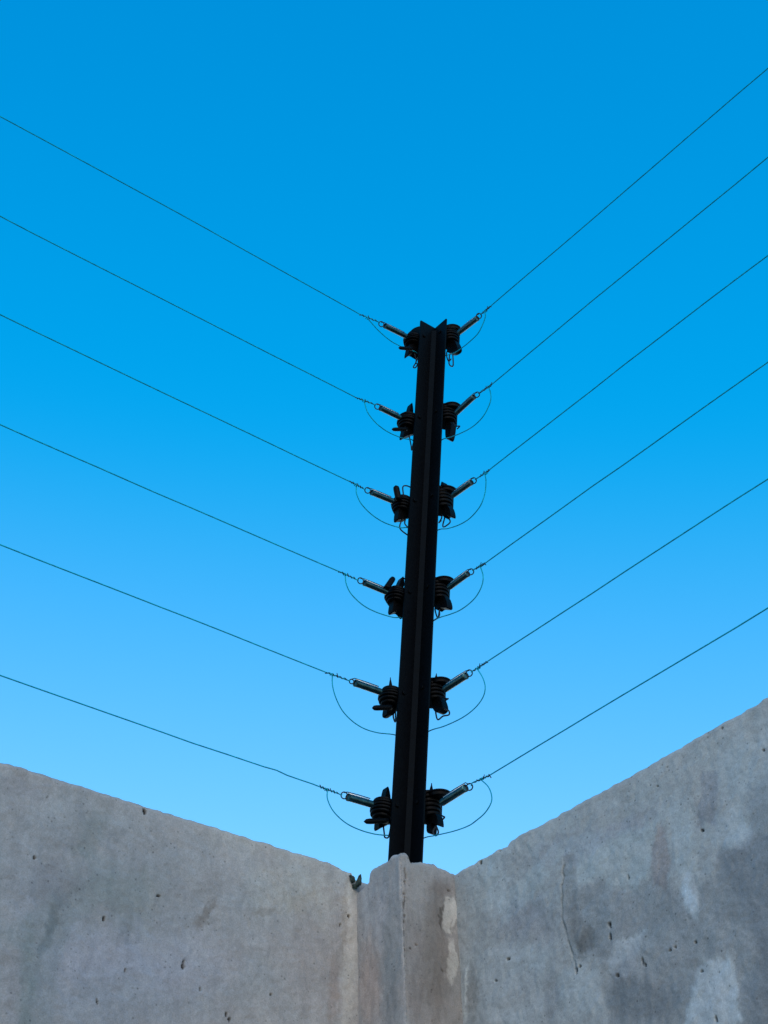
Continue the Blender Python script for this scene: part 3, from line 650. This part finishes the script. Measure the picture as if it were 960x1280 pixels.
'L5': {'ins': (0.0319, -0.0175, 1.3172, 1.3481, 0.0205), 'tube': [(0.0645, -0.008, 1.3291), (0.1139, -0.003, 1.3233)], 'ring': (0.1229, 0, 1.3213), 'knot': [(0.1284, 0.0, 1.3212), (0.1719, 0.0, 1.3197)], 'join': (0.1601, 0, 1.3194), 'jump': [(0.1593, -0.001, 1.3185), (0.1567, -0.0026, 1.3043), (0.148, -0.0041, 1.2867), (0.1326, -0.0057, 1.2694), (0.111, -0.0073, 1.2585), (0.0859, -0.0089, 1.2543), (0.0571, -0.0104, 1.2571), (0.0203, -0.012, 1.266)], 'wire': [(0.4185, 0.0, 1.3202), (0.4734, 0.0, 1.3197), (0.6807, 0.0, 1.3182), (0.7296, 0.0, 1.3179)], 'arm': [(0.0779, -0.0025, 1.2906), (0.0467, -0.0025, 1.3023)], 'aw': 0.0044, 'spikes': [[(0.036, -0.0175, 1.3572), (0.0344, -0.0175, 1.37), (0.0296, -0.0175, 1.3595)], [(0.0448, -0.0175, 1.3081), (0.0407, -0.0175, 1.2972), (0.0264, -0.0175, 1.3022), (0.0208, -0.0175, 1.3165)]], 'clips': [[(0.0245, -0.0145, 1.3108), (0.0269, -0.0145, 1.2982), (0.0231, -0.0145, 1.2901), (0.0195, -0.0145, 1.2964), (0.0229, -0.0145, 1.3113)]]},
'R5': {'ins': (0.023, -0.0265, 1.3241, 1.3616, 0.021), 'plate': (0.0335, -0.0285, 1.3592, 0.0185), 'tube': [(0.0731, -0.01, 1.3211), (0.1275, -0.003, 1.3138)], 'ring': (0.1389, 0, 1.3114), 'knot': [(0.1447, 0.0, 1.3115), (0.1795, 0.0, 1.311)], 'join': (0.1575, 0, 1.3098), 'jump': [(0.1694, -0.001, 1.2883), (0.1739, -0.0026, 1.2703), (0.1687, -0.0041, 1.2572), (0.1536, -0.0057, 1.2491), (0.1309, -0.0073, 1.246), (0.1036, -0.0089, 1.248), (0.0681, -0.0104, 1.2544), (0.0293, -0.012, 1.2643)], 'wire': [(0.4076, 0.0, 1.3093), (0.4719, 0.0, 1.3093), (0.6808, 0.0, 1.3079), (0.7361, 0.0, 1.3069)], 'spikes': [[(0.0203, -0.0265, 1.3716), (0.025, -0.0265, 1.3783), (0.0306, -0.0265, 1.3663)], [(0.0233, -0.0265, 1.3192), (0.0279, -0.0265, 1.3081), (0.0398, -0.0265, 1.2965), (0.0519, -0.0265, 1.2994), (0.0532, -0.0265, 1.3134)]], 'clips': [[(0.0274, -0.0235, 1.3102), (0.0379, -0.0235, 1.2852), (0.0511, -0.0235, 1.2849), (0.0621, -0.0235, 1.2833), (0.0637, -0.0235, 1.289), (0.0546, -0.0235, 1.297)], [(0.0546, -0.0235, 1.3161), (0.0624, -0.0235, 1.3113), (0.0548, -0.0235, 1.3115)]]},
'L6': {'ins': (0.0339, -0.0175, 1.1182, 1.1502, 0.0205), 'tube': [(0.0662, -0.008, 1.131), (0.1107, -0.003, 1.1259)], 'ring': (0.1195, 0, 1.1249), 'knot': [(0.1271, 0.0, 1.1245), (0.163, 0.0, 1.125)], 'join': (0.1508, 0, 1.1239), 'jump': [(0.1488, -0.001, 1.1115), (0.1389, -0.0026, 1.0991), (0.124, -0.0041, 1.0903), (0.1038, -0.0057, 1.0844), (0.0784, -0.0073, 1.083), (0.053, -0.0089, 1.0852), (0.0342, -0.0104, 1.0892), (0.0195, -0.012, 1.0921)], 'wire': [(0.1777, 0.0, 1.1256), (0.201, 0.0, 1.1255), (0.224, 0.0, 1.1254), (0.2433, 0.0, 1.1274), (0.2652, 0.0, 1.1259), (0.388, 0.0, 1.1242), (0.4406, 0.0, 1.1247), (0.6858, 0.0, 1.1251)], 'arm': [(0.0784, -0.0025, 1.0953), (0.0406, -0.0025, 1.1078)], 'aw': 0.0043, 'spikes': [[(0.0361, -0.0175, 1.157), (0.0302, -0.0175, 1.1728), (0.0169, -0.0175, 1.1643)], [(0.0475, -0.0175, 1.112), (0.0419, -0.0175, 1.0997), (0.0287, -0.0175, 1.1082), (0.0184, -0.0175, 1.1165), (0.0173, -0.0175, 1.1236)]], 'clips': [[(0.0318, -0.0145, 1.1074), (0.0306, -0.0145, 1.0918), (0.0274, -0.0145, 1.0895), (0.0206, -0.0145, 1.0915), (0.0204, -0.0145, 1.1001), (0.0189, -0.0145, 1.1125)]]},
'R6': {'ins': (0.0247, -0.0265, 1.1186, 1.1605, 0.021), 'plate': (0.0422, -0.0285, 1.1555, 0.0185), 'tube': [(0.0766, -0.01, 1.1215), (0.1339, -0.003, 1.117)], 'ring': (0.1464, 0, 1.1123), 'knot': [(0.1518, 0.0, 1.1165), (0.1915, 0.0, 1.1119)], 'join': (0.1713, 0, 1.1135), 'jump': [(0.1864, -0.001, 1.0961), (0.1928, -0.0024, 1.0799), (0.1905, -0.0037, 1.0686), (0.1763, -0.0051, 1.0596), (0.1552, -0.0065, 1.0562), (0.1361, -0.0079, 1.0562), (0.1031, -0.0093, 1.0621), (0.0578, -0.0106, 1.0738), (0.0301, -0.012, 1.0814)], 'wire': [(0.4009, 0.0, 1.1132), (0.462, 0.0, 1.1135), (0.6604, 0.0, 1.1139), (0.7131, 0.0, 1.1146)], 'spikes': [[(0.0204, -0.0265, 1.1709), (0.0248, -0.0265, 1.18), (0.0283, -0.0265, 1.1675)], [(0.0238, -0.0265, 1.1139), (0.0248, -0.0265, 1.0976), (0.0345, -0.0265, 1.0923), (0.0374, -0.0265, 1.1083)], [(0.0178, -0.0265, 1.1191), (0.0241, -0.0265, 1.1105), (0.0394, -0.0265, 1.1048), (0.0511, -0.0265, 1.0967), (0.0562, -0.0265, 1.1058)]], 'clips': [[(0.0414, -0.0235, 1.1005), (0.0391, -0.0235, 1.0909), (0.0423, -0.0235, 1.0837), (0.0477, -0.0235, 1.0874), (0.0452, -0.0235, 1.0989)], [(0.0576, -0.0235, 1.1096), (0.0653, -0.0235, 1.1038), (0.0579, -0.0235, 1.1042)]]},
}


ORD = {1: 'topmost', 2: 'second', 3: 'third', 4: 'fourth', 5: 'fifth', 6: 'lowest'}
def hexbolt(mb, c, axis, r, h):
    mb.lathe(c, axis, [(0, r), (h * 0.8, r), (h, r * 0.8)], 6)

for lev in range(1, 7):
    for side in ('L', 'R'):
        d = DATA[side + str(lev)]
        left = side == 'L'
        sgn = 1
        word = 'left' if left else 'right'
        n_ = V if left else U                   # out of the wall, towards the viewer
        along = U if left else V
        P = lambda q, b=None: side_pt(side, q[0], q[1] if b is None else b, q[2])
        # ---- insulator, bolted to the post
        a0, b0, zb, zt, r0 = d['ins']
        H = zt - zb
        mb = MB(PO)
        c = side_pt(side, a0, b0, zb)
        prof = []
        if left: fac = (0.74, 0.90, 1.0, 1.0, 0.94, 0.80)
        else: fac = (0.80, 0.90, 0.97, 1.0, 1.0, 0.96)
        nf_ = len(fac); ph = H / nf_
        rj = random.Random(lev * 7 + left)
        for k in range(nf_):
            r = r0 * fac[k] * rj.uniform(0.97, 1.03)
            prof += [(k * ph, r * 0.84), (k * ph + 0.10 * ph, r * 0.97), (k * ph + 0.30 * ph, r), (k * ph + 0.66 * ph, r), (k * ph + 0.80 * ph, r * 0.95), (k * ph + 0.85 * ph, r * 0.84), (k * ph + 0.98 * ph, r * 0.84)]
        ax = Vector((0, 0, 1)) + along * (-0.16 if left else -0.12) + n_ * 0.05
        mb.lathe(c, ax, prof, 32)
        ins = mb.build('insulator', BLACK_PLASTIC, post, False)
        # mounting block between insulator and flange, with its bolt
        mb = MB(PO)
        zc0, zc1 = zb + 0.003, zt - 0.003
        q = [side_pt(side, 0.010, b0, zc0), side_pt(side, a0 + 0.002, b0, zc0), side_pt(side, a0 + 0.002, b0, zc1), side_pt(side, 0.016, b0, zc1), side_pt(side, 0.010, b0, zc1 - 0.006)]
        mb.prism(q, n_ * (abs(b0) - 0.005))
        mb.build('bracket', BLACK_PLASTIC, ins)
        mb = MB(PO)
        hexbolt(mb, side_pt(side, 0.024, 0.0066 if left else -0.0004, (zc0 + zc1) / 2), n_, 0.0036, 0.0026)
        mb.build('bolt', BLACK_PAINT, ins)
        # broad cap disc of the right-hand ones
        if not left:
            mb = MB(PO); ap, bp_, zp, rp = d['plate']
            axp = Vector((0, 0, 1)) + along * (0.22 if lev == 3 else 0.06)
            mb.lathe(side_pt(side, ap, bp_, zp - 0.002), axp, [(-0.006, r0 * 0.8), (-0.002, rp * 0.93), (0.0, rp), (0.0018, rp * 0.98), (0.003, rp * 0.6)], 36)
            mb.build('cap_disc', BLACK_PLASTIC, ins)
        if 'arm' in d:
            mb = MB(PO); p0, p1 = P(d['arm'][0]), P(d['arm'][1]); w_ = d['aw']
            dirv = (p1 - p0).normalized(); p1 = p1 + dirv * 0.006
            pts, rs = [], []
            for k in range(9):
                t = k / 8; pts.append(p0 + (p1 - p0) * t + dirv * 0.0)
                rs.append(w_ * (math.sqrt(max(0.0, 1 - (1 - min(1, t / 0.25)) ** 2)) * 0.92 + 0.08))
            mb.tube(pts, rs, 14); mb.build('finger', BLACK_PLASTIC, ins, True)
        for sp in d['spikes']:
            mb = MB(PO); cen = sum(((P(q)) for q in sp), Vector()) / len(sp)
            mid_ = side_pt(side, a0, b0, (zb + zt) / 2)
            if len(sp) == 3 and (P(sp[2]) - P(sp[0])).length < 0.0155:
                s0, s1, s2 = (P(q) for q in sp); root = (s0 + s2) / 2; w_ = min(0.0042, (s2 - s0).length / 2)
                root = root + (mid_ - root) * 0.35
                mb.tube([root.lerp(s1, k / 6) for k in range(7)], [max(0.0007, w_ * (1 - (k / 6) ** 1.5)) for k in range(7)], 10)
            else:
                q_ = [P(q) for q in sp]
                q_[0] = q_[0] + (mid_ - q_[0]) * 0.4; q_[-1] = q_[-1] + (mid_ - q_[-1]) * 0.4
                q_ = smooth_path(q_ + [q_[0]], 4)[:-1]
                mb.prism(q_, n_ * 0.006)
            mb.build('lug', BLACK_PLASTIC, ins)
        for ck in d['clips']:
            cp = [side_pt(side, q[0], q[1] + 0.002 * math.sin(i * 1.9 + lev), q[2]) for i, q in enumerate(ck)]
            mid_ = side_pt(side, a0, b0, (zb + zt) / 2)
            cp = [cp[0] + (mid_ - cp[0]) * 0.35] + cp
            if (cp[-1] - mid_).length < 0.03: cp.append(cp[-1] + (mid_ - cp[-1]) * 0.3)
            mb = MB(PO); mb.tube(smooth_path(cp, 5), 0.00125, 8)
            mb.build('wire_clip', WIRE_METAL, ins, True)
        # ---- tension spring in its sleeve, hooked between the insulator and the fence wire
        p0, p1 = P(d['tube'][0]), P(d['tube'][1])
        dv = (p1 - p0).normalized()
        t = thing('tension_spring', p0, '%s sleeved tension spring of the %s side of the post%s' % (ORD[lev], word, ''), 'tension spring', 'tension springs between insulators and wires')
        rt_ = 0.0050 if lev < 5 else 0.0056
        mb = MB(p0)
        L = (p1 - p0).length
        mb.lathe(p0 - dv * 0.005, dv, [(0, rt_ * 0.8), (0.001, rt_), (L + 0.002, rt_), (L + 0.0025, rt_ * 1.06), (L + 0.0045, rt_ * 1.06), (L + 0.005, rt_ * 0.8), (L + 0.003, rt_ * 0.72)], 24)
        mb.build('sleeve', SPRING_METAL, t, False)
        side_n = dv.cross(Vector((0, 0, 1))).normalized(); upn = side_n.cross(dv).normalized()
        if upn.z < 0: upn = -upn
        rc = P(d['ring'])
        # pale bar added on the sleeve as its painted highlight, and the thin hook wire above it
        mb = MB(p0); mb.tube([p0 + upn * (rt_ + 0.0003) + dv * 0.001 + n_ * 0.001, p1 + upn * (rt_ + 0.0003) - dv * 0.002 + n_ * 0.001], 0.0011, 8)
        mb.build('highlight_bar', HIGHLIGHT_PAINT, t, True)
        mb = MB(p0); mb.tube([p0 + upn * (rt_ + 0.0034) - dv * 0.003, p0 + (p1 - p0) * 0.5 + upn * (rt_ + 0.0036), p1 + upn * (rt_ + 0.0028), rc + upn * 0.0045 + dv * -0.001], 0.0007, 8)
        mb.build('hook_wire', WIRE_METAL, t, True)
        mb = MB(p0); rr = 0.0050 if not (lev == 5 and left) else 0.0036
        e1 = dv; view = (Vector((0, 0, EYE)) - rc).normalized()
        nn = (view + n_ * 0.8 + Vector((0.1 * math.sin(lev * 2.1), 0, 0.2 * math.cos(lev * 3.3 + left)))).normalized()
        e1 = (dv - nn * dv.dot(nn)).normalized(); e2 = nn.cross(e1)
        mb.tube([rc + (e1 * math.cos(a) + e2 * math.sin(a)) * rr for a in [2 * math.pi * k / 24 for k in range(24)]], 0.00095, 8, closed=True)
        mb.build('ring', WIRE_METAL, t, True)
        # ---- fence wire with its twisted end
        k0, k1 = P(d['knot'][0]), P(d['knot'][1])
        run = [P(q) for q in d['wire']]
        far = (run[-1] - run[0]).normalized()
        ext = [run[-1] + far * s for s in (0.6, 1.6, 2.9)]
        wname = 'fence_wire'
        desc = {('L'): 'running out along the left wall', ('R'): 'running out along the right wall'}[side]
        wt = thing(wname, k1, '%s thin steel fence wire %s' % (ORD[lev], desc), 'wire', 'fence wires strung above the walls')
        full = [rc + dv * rr * 0.9, k0, k1] + run + ext
        mb = MB(k1)
        dense = [full[0]]
        for A, B in zip(full, full[1:]):
            ns = max(1, int((B - A).length / 0.05))
            for k in range(1, ns + 1):
                p = A.lerp(B, k / ns)
                if (p - k1).length > 0.02: p = p + Vector((0, 0, 0.0006 * noise.noise(p * 9 + Vector((lev, 0, 0)))))
                dense.append(p)
        mb.tube(dense, 0.00095, 8)
        mb.build('strand', STRAND, wt, True)
        # helix of wraps, tightening towards the far end
        axis = (k1 - k0); Lk = axis.length; ad = axis.normalized(); h1 = ad.orthogonal().normalized(); h2 = ad.cross(h1)
        rk = random.Random(lev * 13 + left * 5)
        turns = rk.choice((5, 6, 7)); pts = []
        for k in range(turns * 10 + 1):
            s = k / (turns * 10); an = 2 * math.pi * turns * s
            rad = 0.0010 + 0.0005 * math.sin(s * 9 + lev) ** 2
            pts.append(k0 + axis * (0.12 + 0.88 * s ** 0.85) + (h1 * math.cos(an) + h2 * math.sin(an)) * rad)
        tail = pts[-1] + (Vector((0, 0, 1)) * rk.uniform(-1, 1) + ad * 0.5).normalized() * rk.uniform(0.003, 0.006)
        mb = MB(k1); mb.tube(pts + [tail], 0.0008, 6); mb.build('twist', WIRE_METAL, wt, True)
        mid = k0.lerp(k1, rk.uniform(0.45, 0.75)); mb = MB(k1)
        mb.tube([mid + h1 * 0.001, mid + (Vector((0, 0, 1)) + ad * 0.3).normalized() * rk.uniform(0.004, 0.006)], 0.0006, 6); mb.build('wire_end', WIRE_METAL, wt, True)

# ---------------------------------------------------------------- jumper loops, one for each level, passing behind the post
for lev in range(1, 7):
    l, r = DATA['L%d' % lev], DATA['R%d' % lev]
    lp = [side_pt('L', *l['join'])] + [side_pt('L', *q) for q in l['jump']]
    rp = [side_pt('R', *r['join'])] + [side_pt('R', *q) for q in r['jump']]
    zm = (l['jump'][-1][2] + r['jump'][-1][2]) / 2
    midp = at(-0.016, -0.016, zm, 1)
    pts = smooth_path(lp + [midp] + rp[::-1], 6)
    mb = MB(pts[0]); mb.tube(pts, 0.0009, 8)
    ends = []
    for side, d in (('L', l), ('R', r)):           # a few wraps round the fence wire
        j = side_pt(side, *d['join']); ad = (U if side == 'L' else V); h1 = Vector((0, 0, 1)); h2 = ad.cross(h1)
        mb.tube([j + ad * (0.0035 * k / 8 - 0.001) + (h1 * math.cos(k * 0.8) + h2 * math.sin(k * 0.8)) * 0.0018 for k in range(17)], 0.0007, 6)
    o = mb.build('jumper_wire', STRAND, None, True); o.location = pts[0]
    lab = {1: 'shallow jumper wire looping behind the post just below its V shaped top', 2: 'second jumper wire from the top, looping behind the post', 3: 'third jumper wire from the top, looping behind the post', 4: 'fourth jumper wire from the top, looping behind the post', 5: 'fifth jumper wire from the top, hanging in the deepest loops', 6: 'lowest jumper wire, looping behind the post just above the pillar'}[lev]
    tag(o, lab, 'wire', 'jumper wires linking left and right fence wires')
